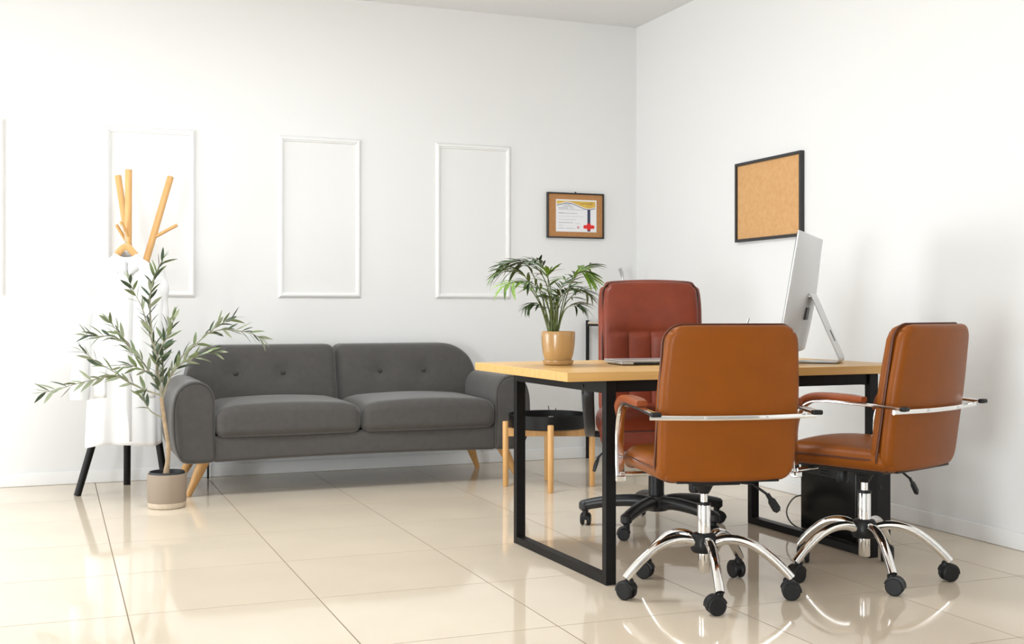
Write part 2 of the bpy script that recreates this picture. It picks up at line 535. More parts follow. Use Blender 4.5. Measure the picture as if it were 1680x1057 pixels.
BUTTONS = {-1: (-0.575, -0.315), 1: (0.245, 0.505)}
def back_def(sg):
    def f(x, y, z):
        # rounded outer shoulder
        u = sg * x
        top = 0.755
        if u > 0.64:
            w = min(1, (u - 0.64) / 0.205)
            top = 0.755 - 0.19 * (1 - math.sqrt(max(0, 1 - w * w)))
        z2 = 0.30 + (z - 0.30) * (top - 0.30) / 0.455
        t = (z2 - 0.30) / 0.455
        y2 = y + 0.115 * t             # recline
        if y < 0.17:                    # front face bulge and button dimples
            uu = (u - 0.42) / 0.42
            y2 -= 0.030 * max(0, 1 - uu * uu) * math.sin(PI * min(1, max(0, t)))
            for bx in BUTTONS[sg]:
                d2 = (x - bx) ** 2 + (z2 - 0.60) ** 2
                y2 += 0.022 * math.exp(-d2 / 0.0028)
        return (x, y2, z2)
    return f
for sg in (-1, 1):
    bk = MB().rbox((sg * 0.4215, 0.195, 0.5275), (0.838, 0.20, 0.455), 0.05, n=(32, 4, 20), k=4, deform=back_def(sg)).build('back_cushion', M['sofa'], sofa)
    for bx in BUTTONS[sg]:
        p = back_def(sg)(bx, 0.095, 0.30 + (0.60 - 0.30))
        MB().lathe([(0.002, 0.012), (0.009, 0.010), (0.0135, 0.005), (0.0145, 0), (0.0135, -0.01)][::-1],
                   xf=Matrix.Translation((p[0], p[1] - 0.002, 0.60)) @ Matrix.Rotation(R(90 - 14), 4, 'X'), n=16).build('button', M['sofa_pipe'], bk)
for (sx, sy) in ((-1, -1), (1, -1), (-1, 1), (1, 1)):
    fr_ = 0.06 if (sx > 0 and sy < 0) else 0.0
    top = Vector((sx * 0.78 + fr_, sy * 0.20 - 0.02, 0.20))
    bot = Vector((sx * 0.875 + fr_, sy * 0.255 - 0.0, 0.001))
    MB().tube([bot, bot.lerp(top, 0.5), top], [0.014, 0.024, 0.033], n=14).build('leg', M['legwood'], sofa)
MB().tube([(-0.70, 0.36, 0.001), (-0.70, 0.36, 0.2)], 0.006, n=8).build('support_leg', M['black'], sofa)


# ------------------------------------------------------------------ coat rack
rack = thing('coat_rack', 'tripod coat rack of beech poles with black feet and small pegs', 'coat rack', (0.36, 6.48, 0))
RO = Vector((0.36, 6.48, 0))
def pole(foot, top):
    f, t = Vector(foot) - RO, Vector(top) - RO
    f.z = 0.0
    k = 0.42
    mid = f.lerp(t, k)
    d = (t - f).normalized()
    po = MB().tube([mid, f.lerp(t, 0.7), t - d * 0.004, t], [0.0185, 0.018, 0.0175, 0.015], n=20).build('pole', M['rackwood'], rack)
    b = MB().tube([f, f.lerp(mid, 0.5), mid], [0.0185, 0.019, 0.0195], n=20)
    b.v = [(x, y, max(z, 0.0005)) for (x, y, z) in b.v]
    b.build('leg', M['black'], rack)
    return f, t, po
At = P(280, 290, 6.52); Bt = P(211, 278, 6.36); Ct = P(193.5, 288, 6.56)
fa = pole((0.118, 6.349, 0), At)
fb = pole((0.377, 6.66, 0), Bt)
fc = pole((0.562, 6.45, 0), Ct)
def peg(a, b, par):
    a, b = Vector(a) - RO, Vector(b) - RO
    MB().tube([a, a.lerp(b, 0.95), b], [0.009, 0.009, 0.007], n=12).build('peg', M['rackwood'], par)
peg(P(252, 390, 6.485), P(291, 369, 6.46), fa[2])
peg(P(211, 389, 6.415), P(198, 364, 6.36), fb[2])
peg(P(211, 402, 6.55), P(191, 369, 6.50), fc[2])
hubp = P(217, 482, 6.44) - RO
MB().lathe([(0.02, -0.03), (0.034, -0.024), (0.034, 0.024), (0.02, 0.03)], c=hubp, n=20).build('joint', M['rackwood'], rack)

# hanger and coat
CY = 6.19
hang = thing('coat_hanger', 'pale wooden hanger holding the white coat on the rack', 'hanger', (0.345, CY, 1.22))
HO = Vector((0.345, CY, 1.22))
pts = [(-0.155, 0, -0.115), (-0.11, -0.002, -0.082), (-0.055, -0.006, -0.010), (-0.026, -0.006, 0.032), (0, -0.006, 0.050), (0.026, -0.006, 0.032), (0.055, -0.006, -0.010), (0.11, -0.002, -0.082), (0.155, 0, -0.115)]
MB().tube(smooth_path(pts, 5), 1.0, n=12, flat=(0.008, 0.017), up=(0, 1, 0)).build('shoulder_bar', M['rackwood'], hang)
pg = P(199, 372, 6.375) - HO
hook = [(0, -0.004, 0.06), (0, -0.003, 0.095), (-0.005, 0.03, 0.118), (pg.x, pg.y - 0.01, pg.z + 0.016), (pg.x - 0.004, pg.y + 0.008, pg.z + 0.012)]
MB().tube(smooth_path(hook, 6), 0.0025, n=8).build('hook', M['chrome'], hang)

coat = thing('white_coat', 'long white coat hanging from the wooden rack behind the olive tree', 'coat', (0.345, CY, 0.27))
CO = Vector((0.345, CY, 0.27))
A_TAB = [(0.0, 0.185), (0.25, 0.178), (0.55, 0.182), (0.75, 0.188), (0.84, 0.186), (0.885, 0.165), (0.93, 0.105), (0.955, 0.062), (0.968, 0.050)]
B_TAB = [(0.0, 0.068), (0.3, 0.058), (0.6, 0.056), (0.8, 0.060), (0.90, 0.052), (0.955, 0.042), (0.968, 0.038)]
def coat_pt(h, th, off=0.0):
    a, b_ = table(h, A_TAB), table(h, B_TAB)
    low = 1 - h / 0.97
    fold = 1 + low ** 0.8 * (0.035 * math.sin(5 * th + 0.8 + 1.4 * h) + 0.03 * math.sin(9 * th + 2.1 - 2.2 * h) + 0.012 * math.sin(15 * th + 3 * h))
    c, s = math.cos(th), math.sin(th)
    e = 0.8
    x = a * math.copysign(abs(c) ** e, c) * (1 + (fold - 1) * 0.35)
    y = (b_ + off) * math.copysign(abs(s) ** 0.9, s) * (1 + (fold - 1) * 2.2)
    hx = -0.012 * low + 0.0
    dz = 0.008 * math.sin(3 * th + 1) * low ** 2
    if h > 0.90: dz -= 0.022 * max(0, -s) ** 2 * (h - 0.90) / 0.068
    return (x + hx, y, h + dz)
b = MB()
NH, NT = 44, 96
hs = [0.968 * (i / NH) for i in range(NH + 1)]
vs = [coat_pt(h, 2 * PI * j / NT) for h in hs for j in range(NT)]
fs = [(i * NT + j, i * NT + (j + 1) % NT, (i + 1) * NT + (j + 1) % NT, (i + 1) * NT + j) for i in range(NH) for j in range(NT)]
b.add(vs, fs)
body = b.build('coat_body', M['coat'], coat, angle=80)
body.modifiers.new('thickness', 'SOLIDIFY').thickness = 0.003
for (sg, path) in ((-1, [(-0.145, 0.0, 0.885), (-0.185, -0.01, 0.80), (-0.205, -0.02, 0.65), (-0.215, -0.03, 0.45), (-0.222, -0.035, 0.235)]),
                   (1, [(0.135, 0.01, 0.885), (0.158, 0.015, 0.80), (0.160, 0.03, 0.65), (0.150, 0.03, 0.45), (0.140, 0.035, 0.26)])):
    sp = smooth_path(path, 8)
    rr = [0.050 + 0.004 * math.sin(i * 0.9) - 0.010 * i / len(sp) for i in range(len(sp))]
    sl = MB().tube(sp, rr, n=24, xf=Matrix.Diagonal((1, 0.85, 1, 1)), cap=False)
    so = sl.build('sleeve', M['coat'], coat, angle=80)
    so.modifiers.new('thickness', 'SOLIDIFY').thickness = 0.002
    e0 = Vector(sp[-1]); e1 = Vector(sp[-3])
    MB().tube([(e0.x, e0.y * 0.85, e0.z), (e1.x, e1.y * 0.85, e1.z)], [0.044, 0.045], n=24, cap=False).build('cuff', M['coat'], so)
# collar: two folded flaps open at the front
for sg in (-1, 1):
    vs, fs = [], []
    n = 14
    for i in range(n + 1):
        t = i / n
        th = -PI / 2 + sg * (0.10 + t * (PI - 0.10))
        c, s = math.cos(th), math.sin(th)
        wd = lerp(0.060, 0.040, t)
        for (k, rr, hh) in ((0, 1.0, 0.968), (1, 1.12, 0.984), (2, 1.30, 0.972 - wd * 0.45), (3, 1.46, 0.968 - wd)):
            drop = -0.055 * (1 - t) ** 2 if k else -0.060 * (1 - t) ** 2
            vs.append((0.052 * rr * c, 0.044 * rr * s - 0.012 * (1 - t), hh + drop))
    for i in range(n):
        for k in range(3):
            q = (i * 4 + k, (i + 1) * 4 + k, (i + 1) * 4 + k + 1, i * 4 + k + 1)
            fs.append(q if sg > 0 else q[::-1])
    co = MB().add(vs, fs).build('collar', M['coat'], coat, angle=80)
    co.modifiers.new('thickness', 'SOLIDIFY').thickness = 0.003
# placket and buttons down the front
vs, fs = [], []
for i in range(40):
    h = 0.02 + 0.86 * i / 39
    for th in (-PI / 2 - 0.12, -PI / 2 + 0.12):
        p = coat_pt(h, th, 0.0015)
        vs.append(p)
for i in range(39): fs.append((2 * i, 2 * i + 1, 2 * i + 3, 2 * i + 2))
pk = MB().add(vs, fs).build('placket', M['coat'], coat)
pk.modifiers.new('thickness', 'SOLIDIFY').thickness = 0.003
btn = MB().disc((0, 0, 0), (0, 1, 0), 0.008, 0.004, n=12).mesh('button', M['paper'])
for i in range(6):
    p = coat_pt(0.80 - i * 0.125, -PI / 2 - 0.03, 0.008)
    o = link('button', btn, coat)
    o.location = (p[0], p[1] - 0.003, p[2])
for sg in (-1, 1):
    vs, fs = [], []
    for i in range(7):
        for j in range(7):
            th = -PI / 2 + sg * (0.42 + 0.5 * j / 6)
            vs.append(coat_pt(0.24 + 0.15 * i / 6, th, 0.002))
    for i in range(6):
        for j in range(6):
            q = (i * 7 + j, i * 7 + j + 1, (i + 1) * 7 + j + 1, (i + 1) * 7 + j)
            fs.append(q if sg > 0 else q[::-1])
    pc = MB().add(vs, fs).build('pocket', M['coat'], coat)
    pc.modifiers.new('thickness', 'SOLIDIFY').thickness = 0.003


# ------------------------------------------------------------------ olive tree
OX, OY = 0.513, 5.83
olive = thing('olive_tree', 'young potted olive tree in a taupe pot beside the sofa', 'plant', (OX, OY, 0))
OO = Vector((OX, OY, 0))
MB().lathe([(0.078, 0.0), (0.085, 0.003), (0.0885, 0.010), (0.0895, 0.028)], n=48).build('pot_band', M['jute'], olive)
MB().lathe([(0.0895, 0.028), (0.0905, 0.031), (0.0915, 0.10), (0.092, 0.160), (0.0905, 0.164), (0.086, 0.164), (0.084, 0.158), (0.083, 0.10)], n=48).build('pot', M['taupe'], olive)
MB().lathe([(0.0825, 0.10), (0.0835, 0.168), (0.0815, 0.174), (0.078, 0.172), (0.077, 0.15)], n=48).build('liner', M['darkliner'], olive)
so = MB()
NS = 24
vs = [(0, 0, 0.158)]
fs = []
for k in range(1, 7):
    for j in range(NS):
        th = 2 * PI * j / NS
        vs.append((0.0775 * k / 6 * math.cos(th), 0.0775 * k / 6 * math.sin(th), 0.154 + random.uniform(-0.004, 0.004)))
for j in range(NS): fs.append((0, 1 + j, 1 + (j + 1) % NS))
for k in range(5):
    for j in range(NS):
        a = 1 + k * NS
        fs.append((a + j, a + NS + j, a + NS + (j + 1) % NS, a + (j + 1) % NS))
so.add(vs, fs).build('soil', M['soil'], olive)


def leaf_mesh(name, material, ln=1.0, wd=0.2, curl=0.12, fold=0.25):
    rows = 6
    vs, fs = [], []
    for i in range(rows + 1):
        t = i / rows
        w = wd * 0.5 * (math.sin(PI * t ** 0.85) ** 0.8 if 0 < t < 1 else 0.02)
        z = -curl * t * t
        vs += [(-w, t * ln, z + w * fold), (0, t * ln, z), (w, t * ln, z + w * fold)]
    for i in range(rows):
        for k in range(2):
            fs.append((i * 3 + k, i * 3 + k + 1, (i + 1) * 3 + k + 1, (i + 1) * 3 + k))
    return MB().add(vs, fs).mesh(name, material, angle=80)


OL = []
for key, m in (('d', 'leafd'), ('m', 'leafm'), ('p', 'leafp')):
    OL.append([leaf_mesh('leaf', M[m], 1.0, w, c) for (w, c) in ((0.23, 0.10), (0.27, -0.08), (0.20, 0.25))])


def place_leaf(data, parent, base, direction, length, roll, wscale=1.0):
    d = direction.normalized()
    x = d.cross(Vector((0, 0, 1)))
    if x.length < 1e-3: x = Vector((1, 0, 0))
    x.normalize()
    z = x.cross(d)
    mtx = Matrix((x, d, z)).transposed().to_4x4()
    mtx = Matrix.Translation(base) @ mtx @ Matrix.Rotation(roll, 4, 'Y') @ Matrix.Diagonal((length * wscale, length, length, 1))
    o = link('leaf', data, parent)
    o.matrix_local = mtx
    return o


def opts(px, dy0=0.0, dy1=0.0):
    n = len(px)
    return [P(x, y, OY + lerp(dy0, dy1, i / (n - 1))) - OO for i, (x, y) in enumerate(px)]

trunk = smooth_path(opts([(272, 782), (276, 748), (275, 725), (271, 700), (267, 672), (265, 652)]), 5)
tr = [0.0145, 0.0145, 0.015, 0.0115, 0.011, 0.0105, 0.0105, 0.0135, 0.0105, 0.0095]
rad = [(tr[i] if i < len(tr) else 0.0095) * (1 + 0.06 * math.sin(i * 2.2)) for i in range(len(trunk))]
MB().tube(trunk, rad, n=14).build('trunk', M['bark'], olive)


def branch(px, dy1, r0, nl, mix, start=0.25, ls=(0.060, 0.088), upbias=0.25, dy0=0.0):
    pth = smooth_path(opts(px, dy0, dy1), 7)
    m = len(pth)
    br = MB().tube(pth, [lerp(r0, 0.0013, i / (m - 1)) for i in range(m)], n=8).build('branch', M['twig'], olive)
    for k in range(nl):
        t = start + (1 - start) * (k + random.uniform(0, 0.6)) / nl
        i = min(m - 2, int(t * (m - 1)))
        tg = (pth[i + 1] - pth[i]).normalized()
        sd = tg.cross(Vector((0, 1, 0))).normalized()
        fw = Vector((0, 1, 0))
        ang = (k * 2.4) + random.uniform(-0.5, 0.5)
        out = sd * math.cos(ang) + fw * math.sin(ang) * 0.75
        d = tg * random.uniform(0.7, 1.2) + out * random.uniform(0.5, 0.9) + Vector((0, 0, upbias * random.uniform(-0.5, 1)))
        col = random.choices((0, 1, 2), mix)[0]
        place_leaf(random.choice(OL[col]), br, pth[i], d, random.uniform(*ls), random.uniform(-1.3, 1.3), random.uniform(0.85, 1.2))
    # tip leaf
    place_leaf(random.choice(OL[2 if mix[2] > 2 else 1]), br, pth[-1], pth[-1] - pth[-3], ls[0], random.uniform(-1, 1))
    return br

# leader
branch([(266, 660), (261, 625), (257, 590), (249, 545), (246, 505), (248, 475), (256, 448), (266, 428)], -0.04, 0.007, 46, (5, 4, 2), 0.08)
branch([(266, 658), (268, 625), (266, 590), (268, 560), (276, 535)], 0.06, 0.005, 22, (6, 4, 1), 0.1)
branch([(263, 640), (256, 610), (262, 575), (280, 545), (285, 520)], -0.08, 0.004, 16, (5, 3, 2), 0.2)
branch([(252, 570), (243, 540), (233, 505), (220, 480), (212, 462)], -0.06, 0.003, 16, (2, 4, 4), 0.15)
# left, low and long
branch([(262, 648), (238, 640), (212, 628), (188, 616), (160, 622), (125, 630), (92, 640), (72, 644)], -0.05, 0.0045, 30, (3, 3, 5), 0.12)
branch([(205, 622), (180, 606), (158, 594), (143, 582), (135, 577)], 0.0, 0.0025, 10, (3, 3, 3), 0.1)
# left, upper
branch([(258, 632), (238, 600), (222, 580), (204, 562), (184, 552), (160, 552), (142, 550)], 0.03, 0.0045, 34, (2, 4, 6), 0.1)
branch([(215, 572), (203, 555), (190, 540), (180, 528)], -0.04, 0.0025, 9, (2, 3, 5), 0.2)
branch([(250, 612), (232, 606), (215, 600), (200, 603)], -0.06, 0.003, 10, (3, 4, 3), 0.15)
# bare lower twig
branch([(268, 686), (250, 677), (240, 665), (232, 650)], -0.05, 0.004, 6, (4, 4, 1), 0.5)
# right
branch([(267, 655), (278, 620), (294, 590), (318, 568), (344, 545), (362, 532), (384, 523)], 0.0, 0.0045, 22, (3, 3, 4), 0.2)
branch([(344, 546), (365, 541), (390, 543), (412, 547), (428, 556)], -0.04, 0.003, 18, (3, 4, 5), 0.05)
branch([(270, 640), (282, 615), (298, 597), (320, 586), (340, 578), (354, 577)], -0.09, 0.004, 24, (2, 3, 6), 0.15)


# ------------------------------------------------------------------ tray side table
TCX, TCY = 2.487, 5.762
tb = thing('side_table', 'small round tray table with black tray on four beech legs', 'side table', (TCX, TCY, 0), R(22))
MB().lathe([(0.02, 0.318), (0.200, 0.318), (0.2135, 0.326), (0.2165, 0.392), (0.2145, 0.394), (0.2115, 0.392), (0.2085, 0.330), (0.198, 0.325), (0.02, 0.325)], n=64).build('tray', M['black'], tb, angle=35)
for k in range(4):
    th = PI / 4 + k * PI / 2 + R(2)
    c, s = math.cos(th), math.sin(th)
    MB().lathe([(0.0125, 0.0005), (0.015, 0.004), (0.0165, 0.2), (0.0165, 0.348), (0.0145, 0.352)], c=(0.233 * c, 0.233 * s, 0), n=20).build('leg', M['rackwood'], tb)
for k in range(2):
    th = PI / 4 + k * PI / 2 + R(2)
    MB().box(-0.225, 0.225, -0.009, 0.009, 0.270 + k * 0.0005, 0.3175 - k * 0.0005, xf=Matrix.Rotation(th, 4, 'Z')).build('crossbar', M['legwood'], tb)

df = thing('reed_diffuser', 'tiny dark jar with two black sticks inside the round tray', 'diffuser', (TCX + 0.0, TCY - 0.03, 0.3255))
MB().lathe([(0.022, 0), (0.026, 0.004), (0.026, 0.035), (0.012, 0.048), (0.012, 0.056), (0.009, 0.056)], n=24).build('jar', M['darkplastic'], df)
MB().lathe([(0.0135, 0.048), (0.0135, 0.055)], n=20).build('collar', M['satin'], df)
MB().tube([(0.002, 0, 0.02), (-0.016, 0.0, 0.112)], 0.0022, n=6).build('stick', M['black'], df)
MB().tube([(-0.002, 0, 0.02), (0.030, 0.0, 0.098)], 0.0022, n=6).build('stick', M['black'], df)


# ------------------------------------------------------------------ desk
DT, DB = 0.738, 0.707
desk = thing('desk', 'office desk with oak top on black steel hoop legs', 'desk', (2.35, 4.01, 0), R(1.5))
DX0, DX1, DY0, DY1 = 1.605 - 2.35, 3.10 - 2.35, 3.605 - 4.01, 4.465 - 4.01
MB().rbox(((DX0 + DX1) / 2, (DY0 + DY1) / 2, (DT + DB) / 2), (DX1 - DX0, DY1 - DY0, DT - DB), 0.0015, k=1).build('tabletop', M['desk'], desk)
LX = {0: (1.762 - 2.35, 1.802 - 2.35), 1: (2.898 - 2.35, 2.938 - 2.35)}
ly0, ly1 = 3.625 - 4.01, 4.435 - 4.01
for k in (0, 1):
    a, c = LX[k]
    MB().box(a, c, ly0, ly0 + 0.03, 0.0, DB).build('leg', M['black'], desk)
    MB().box(a, c, ly1 - 0.03, ly1, 0.0, DB).build('leg', M['black'], desk)
    MB().box(a, c, ly0 + 0.03, ly1 - 0.03, 0.0005, 0.03).build('foot_rail', M['black'], desk)
    rl = MB().box(a, c, ly0 + 0.03, ly1 - 0.03, DB - 0.045, DB - 0.0005).build('top_rail', M['black'], desk)
    if k == 0:
        for (yy, zz, m_) in ((3.80 - 4.01, DB - 0.028, 'blackplastic'), (3.80 - 4.01, DB - 0.008, 'blackplastic'), (4.24 - 4.01, DB - 0.018, 'blackplastic'), (4.05 - 4.01, DB - 0.008, 'chrome')):
            MB().disc((a - 0.001, yy, zz), (1, 0, 0), 0.006, 0.006, n=12).build('bolt', M[m_], rl)
for yy in (ly0 + 0.012, ly1 - 0.042):
    MB().box(LX[0][1], LX[1][0], yy, yy + 0.028, DB - 0.042, DB - 0.0005).build('long_beam', M['black'], desk)


# ------------------------------------------------------------------ palm on the desk
PXc, PYc = 1.822, 4.13
palm = thing('potted_palm', 'small parlour palm in a mustard glazed pot on the desk corner', 'plant', (PXc, PYc, DT + 0.0005))
PO = Vector((PXc, PYc, DT + 0.0005))
MB().lathe([(0.050, 0.0), (0.056, 0.002), (0.0605, 0.016), (0.060, 0.018), (0.0565, 0.017), (0.052, 0.009), (0.01, 0.008)], n=48).build('saucer', M['mustard'], palm)
MB().lathe([(0.044, 0.009), (0.050, 0.012), (0.0585, 0.040), (0.0635, 0.075), (0.0655, 0.110), (0.0655, 0.127), (0.0640, 0.130), (0.0615, 0.129), (0.060, 0.122), (0.057, 0.10)], n=48).build('pot', M['mustard'], palm)
MB().lathe([(0.055, 0.112), (0.0602, 0.118), (0.01, 0.121)], n=32).build('soil', M['soil'], palm)
PL = [[leaf_mesh('leaflet', M[m], 1.0, w, c, 0.3) for (w, c) in ((0.15, 0.28), (0.17, 0.42), (0.13, 0.15))] for m in ('palmb', 'palmm', 'palmd')]


def frond(px, dy, col, nl, ln, start=0.42):
    nl += 1
    n = len(px)
    pts = [P(x, y, PYc + dy * (i / (n - 1)) ** 1.4 + (random.uniform(-0.02, 0.02) if i == 0 else 0)) - PO for i, (x, y) in enumerate(px)]
    pts[0] = Vector((pts[0].x, pts[0].y, 0.110))
    pth = smooth_path(pts, 8)
    m = len(pth)
    fr = MB().tube(pth, [lerp(0.0028, 0.0008, i / (m - 1)) for i in range(m)], n=6).build('frond', M['stem'], palm)
    for k in range(nl):
        t = start + (1 - start) * (k + 0.5) / nl
        i = min(m - 2, int(t * (m - 1)))
        tg = (pth[i + 1] - pth[i]).normalized()
        sd = tg.cross(Vector((0, 0, 1)))
        if sd.length < 0.2: sd = tg.cross(Vector((0, 1, 0)))
        sd.normalize()
        up = sd.cross(tg)
        for sg in (-1, 1):
            w = (k + 0.5) / nl
            d = tg * random.uniform(0.75, 1.1) + sd * sg * random.uniform(0.55, 0.85) * (1.1 - 0.5 * w) + up * random.uniform(-0.15, 0.3) + Vector((0, 0, random.uniform(-0.55, 0.1)))
            l = 1.3 * ln * (0.75 + 0.5 * math.sin(PI * (0.15 + 0.75 * w))) * random.uniform(0.85, 1.1)
            o = place_leaf(random.choice(PL[col if random.random() < 0.75 else min(2, col + 1)]), fr, pth[i], d, l, random.uniform(-0.5, 0.5))
            o.name = 'leaflet'
    o = place_leaf(PL[col][0], fr, pth[-1], pth[-1] - pth[-4], ln * 0.8, 0)
    o.name = 'leaflet'

frond([(903, 546), (888, 500), (862, 455), (840, 441), (815, 448)], 0.05, 1, 8, 0.062)
frond([(905, 546), (890, 490), (868, 440), (846, 430), (822, 434)], 0.10, 2, 8, 0.060)
frond([(902, 546), (886, 500), (866, 470), (848, 462), (828, 468)], -0.09, 0, 7, 0.062)
frond([(908, 546), (900, 480), (886, 446), (868, 430), (856, 428)], 0.04, 2, 8, 0.048)
frond([(908, 546), (905, 485), (895, 445), (884, 430), (876, 424)], -0.05, 2, 7, 0.052)
frond([(910, 546), (904, 495), (899, 460), (902, 445)], -0.07, 0, 6, 0.050)
frond([(913, 546), (925, 490), (940, 458), (952, 443), (968, 434)], 0.06, 1, 9, 0.056)
frond([(914, 546), (930, 485), (944, 452), (957, 446), (968, 455)], -0.06, 0, 8, 0.058)
frond([(913, 546), (925, 505), (940, 485), (955, 477), (967, 482)], 0.02, 2, 9, 0.050)
frond([(913, 546), (925, 512), (938, 501), (948, 499), (957, 504)], -0.08, 2, 8, 0.046)
frond([(905, 546), (896, 512), (884, 500), (874, 497), (864, 502)], -0.03, 2, 8, 0.042)
frond([(908, 546), (914, 505), (924, 480), (938, 470)], -0.10, 2, 8, 0.055)
frond([(906, 546), (900, 505), (890, 480), (876, 466), (864, 462)], -0.06, 1, 8, 0.050)
frond([(911, 546), (914, 500), (919, 475), (929, 460)], 0.08, 2, 7, 0.052)
frond([(909, 546), (905, 515), (903, 492), (898, 478)], -0.10, 1, 7, 0.048)
for k in range(14):
    x0 = random.uniform(901, 917)
    q = [P(x0, 548, PYc + random.uniform(-0.025, 0.025)) - PO, P(x0 + random.uniform(-6, 6) + (x0 - 909) * 0.4, 515, PYc + random.uniform(-0.03, 0.03)) - PO, P(x0 + (x0 - 909) * 1.3, 485, PYc + random.uniform(-0.04, 0.04)) - PO]
    q[0].z = 0.112
    MB().tube(smooth_path(q, 4), [lerp(0.0032, 0.0014, i / 8) for i in range(9)], n=6).build('stalk', M['stem'], palm)


# ------------------------------------------------------------------ laptop
lap = thing('laptop', 'closed silver laptop lying on the desk near the palm', 'laptop', (2.18, 4.06, DT + 0.0005), R(-8))
LW, LD = 0.30, 0.21
def lap_def(x, y, z):
    return (x, y, z * 1.0)
MB().rbox((0, 0, 0.0085), (LW, LD, 0.010), 0.003, n=(2, 2, 1), k=2).build('base', M['alu'], lap)
MB().rbox((0, 0, 0.0165), (LW, LD, 0.0045), 0.002, n=(2, 2, 1), k=2).build('lid', M['alu'], lap)
for (x, y) in ((-0.13, -0.09), (0.13, -0.09), (-0.13, 0.09), (0.13, 0.09)):
    MB().disc((x, y, 0.002), (0, 0, 1), 0.008, 0.004, n=12).build('rubber_foot', M['rubber'], lap)
for y in (-0.07, -0.05, -0.035):
    MB().box(-LW / 2 - 0.0004, -LW / 2 + 0.004, y - 0.005, y + 0.005, 0.0070, 0.0100, r=0.0004).build('port', M['blackplastic'], lap)
MB().box(-0.10, 0.145, -LD / 2 - 0.0004, -LD / 2 + 0.003, 0.0042, 0.0115, r=0.0004).build('hinge', M['blackplastic'], lap)


# ------------------------------------------------------------------ all in one computer
mn, mf = Vector((2.624, 3.695, 0)), Vector((3.075, 4.162, 0))
md = (mf - mn).normalized()
mc = (mn + mf) / 2
mon = thing('desktop_computer', 'silver all-in-one computer on an angled stand, back turned to the right wall', 'computer', (mc.x, mc.y, DT + 0.0005), math.atan2(md.y, md.x))
# local x along the panel, local -y towards its back, tilt about x
MH, MW = 0.515, 0.648
tilt = Matrix.Translation((0, 0.0, 0.515)) @ Matrix.Rotation(R(9.5), 4, 'X') @ Matrix.Translation((0, 0, -0.515))
def shell_def(x, y, z):
    u, v = x / (MW / 2), (z - 0.24) / 0.25
    if y < -0.002:
        y -= 0.040 * max(0, 1 - u * u) ** 0.8 * max(0, 1 - 0.8 * v * v) ** 0.8
    return (x, y, z)
sh = MB().rbox((0, 0, 0.2575 + 0.02), (MW, 0.009, MH - 0.04), 0.0042, n=(20, 1, 20), k=2, deform=shell_def)
sh.v = [tuple(tilt @ Vector(p)) for p in sh.v]
shell = sh.build('rear_shell', M['satin'], mon)
MB().box(-MW / 2 + 0.004, MW / 2 - 0.004, 0.0044, 0.0062, 0.12, MH - 0.006, r=0.0008, xf=tilt).build('screen', M['screen'], mon)
MB().box(-0.10, -0.03, -0.0475, -0.034, 0.175, 0.225, r=0.003, xf=tilt).build('port_panel', M['darkplastic'], mon)
arm = smooth_path([(0, -0.002, 0.272), (0, -0.014, 0.262), (0, -0.062, 0.150), (0, -0.108, 0.045), (0, -0.118, 0.018), (0, -0.108, 0.0045), (0, -0.075, 0.0035), (0, 0.085, 0.0035)], 5)
MB().tube(arm, 1.0, n=16, flat=(0.085, 0.0033), up=(1, 0, 0)).build('stand', M['satin'], mon)
MB().disc((0, -0.004, 0.271), (1, 0, 0), 0.008, 0.16, n=16).build('hinge', M['satin'], mon)
MB().rbox((0, 0, 0), (0.03, 0.010, 0.050), 0.003, k=2, xf=Matrix.Translation((0, -0.080, 0.108)) @ Matrix.Rotation(R(-23), 4, 'X')).build('cable_hole', M['darkplastic'], mon)

# pen cup hidden behind the chair, pen tip showing
cup = thing('pen_cup', 'black pen cup on the desk behind the nearest chair', 'pen cup', (2.50, 3.98, DT + 0.0005))
MB().lathe([(0.030, 0), (0.033, 0.003), (0.033, 0.09), (0.031, 0.09), (0.030, 0.004), (0.005, 0.004)], n=28).build('cup', M['black'], cup)
pt = P(1229, 522, 3.99)
pen = thing('pen', 'silver pen tip rising behind the orange chair', 'pen', (2.50, 3.98, DT + 0.0005))
q = pt - Vector((2.50, 3.98, DT + 0.0005))
MB().tube([(0.012, 0.0, 0.006), Vector((0.012, 0, 0.006)).lerp(q, 0.86)], 0.0038, n=10).build('barrel', M['satin'], pen)
MB().tube([Vector((0.012, 0, 0.006)).lerp(q, 0.86), Vector((0.012, 0, 0.006)).lerp(q, 0.96), q], [0.0040, 0.0040, 0.0018], n=10).build('cap', M['satin'], pen)


# ------------------------------------------------------------------ tower under the desk end
pcx, pcy = 3.055, 3.985
pc = thing('computer_tower', 'black computer tower on the floor beside the right desk leg', 'computer', (pcx, pcy, 0))
MB().rbox((0, 0, 0.178), (0.172, 0.37, 0.315), 0.006, n=(1, 1, 1), k=2).build('case', M['pcblack'], pc)
MB().box(-0.0885, -0.085, -0.17, 0.175, 0.262, 0.328, r=0.001).build('vent_panel', M['darkplastic'], pc)
for g in range(2):
    for k in range(5):
        y = 0.13 - g * 0.12 - 0.0
        MB().box(-0.0900, -0.0880, y - 0.030, y + 0.030, 0.272 + k * 0.011, 0.2775 + k * 0.011, r=0.0004).build('vent_slot', M['pcblack'], pc)
MB().box(-0.08, 0.08, -0.187, -0.184, 0.03, 0.32, r=0.001).build('front_panel', M['blackplastic'], pc)
MB().disc((0.03, -0.188, 0.24), (0, 1, 0), 0.008, 0.004, n=16).build('power_button', M['darkplastic'], pc)
for (x, y) in ((-0.06, -0.15), (0.06, -0.15), (-0.06, 0.15), (0.06, 0.15)):
    MB().disc((x, y, 0.0105), (0, 0, 1), 0.016, 0.021, n=14).build('foot', M['rubber'], pc)
cb = thing('power_cable', 'thin dark cable looping out behind the black tower', 'cable', (3.0, 4.18, 0))
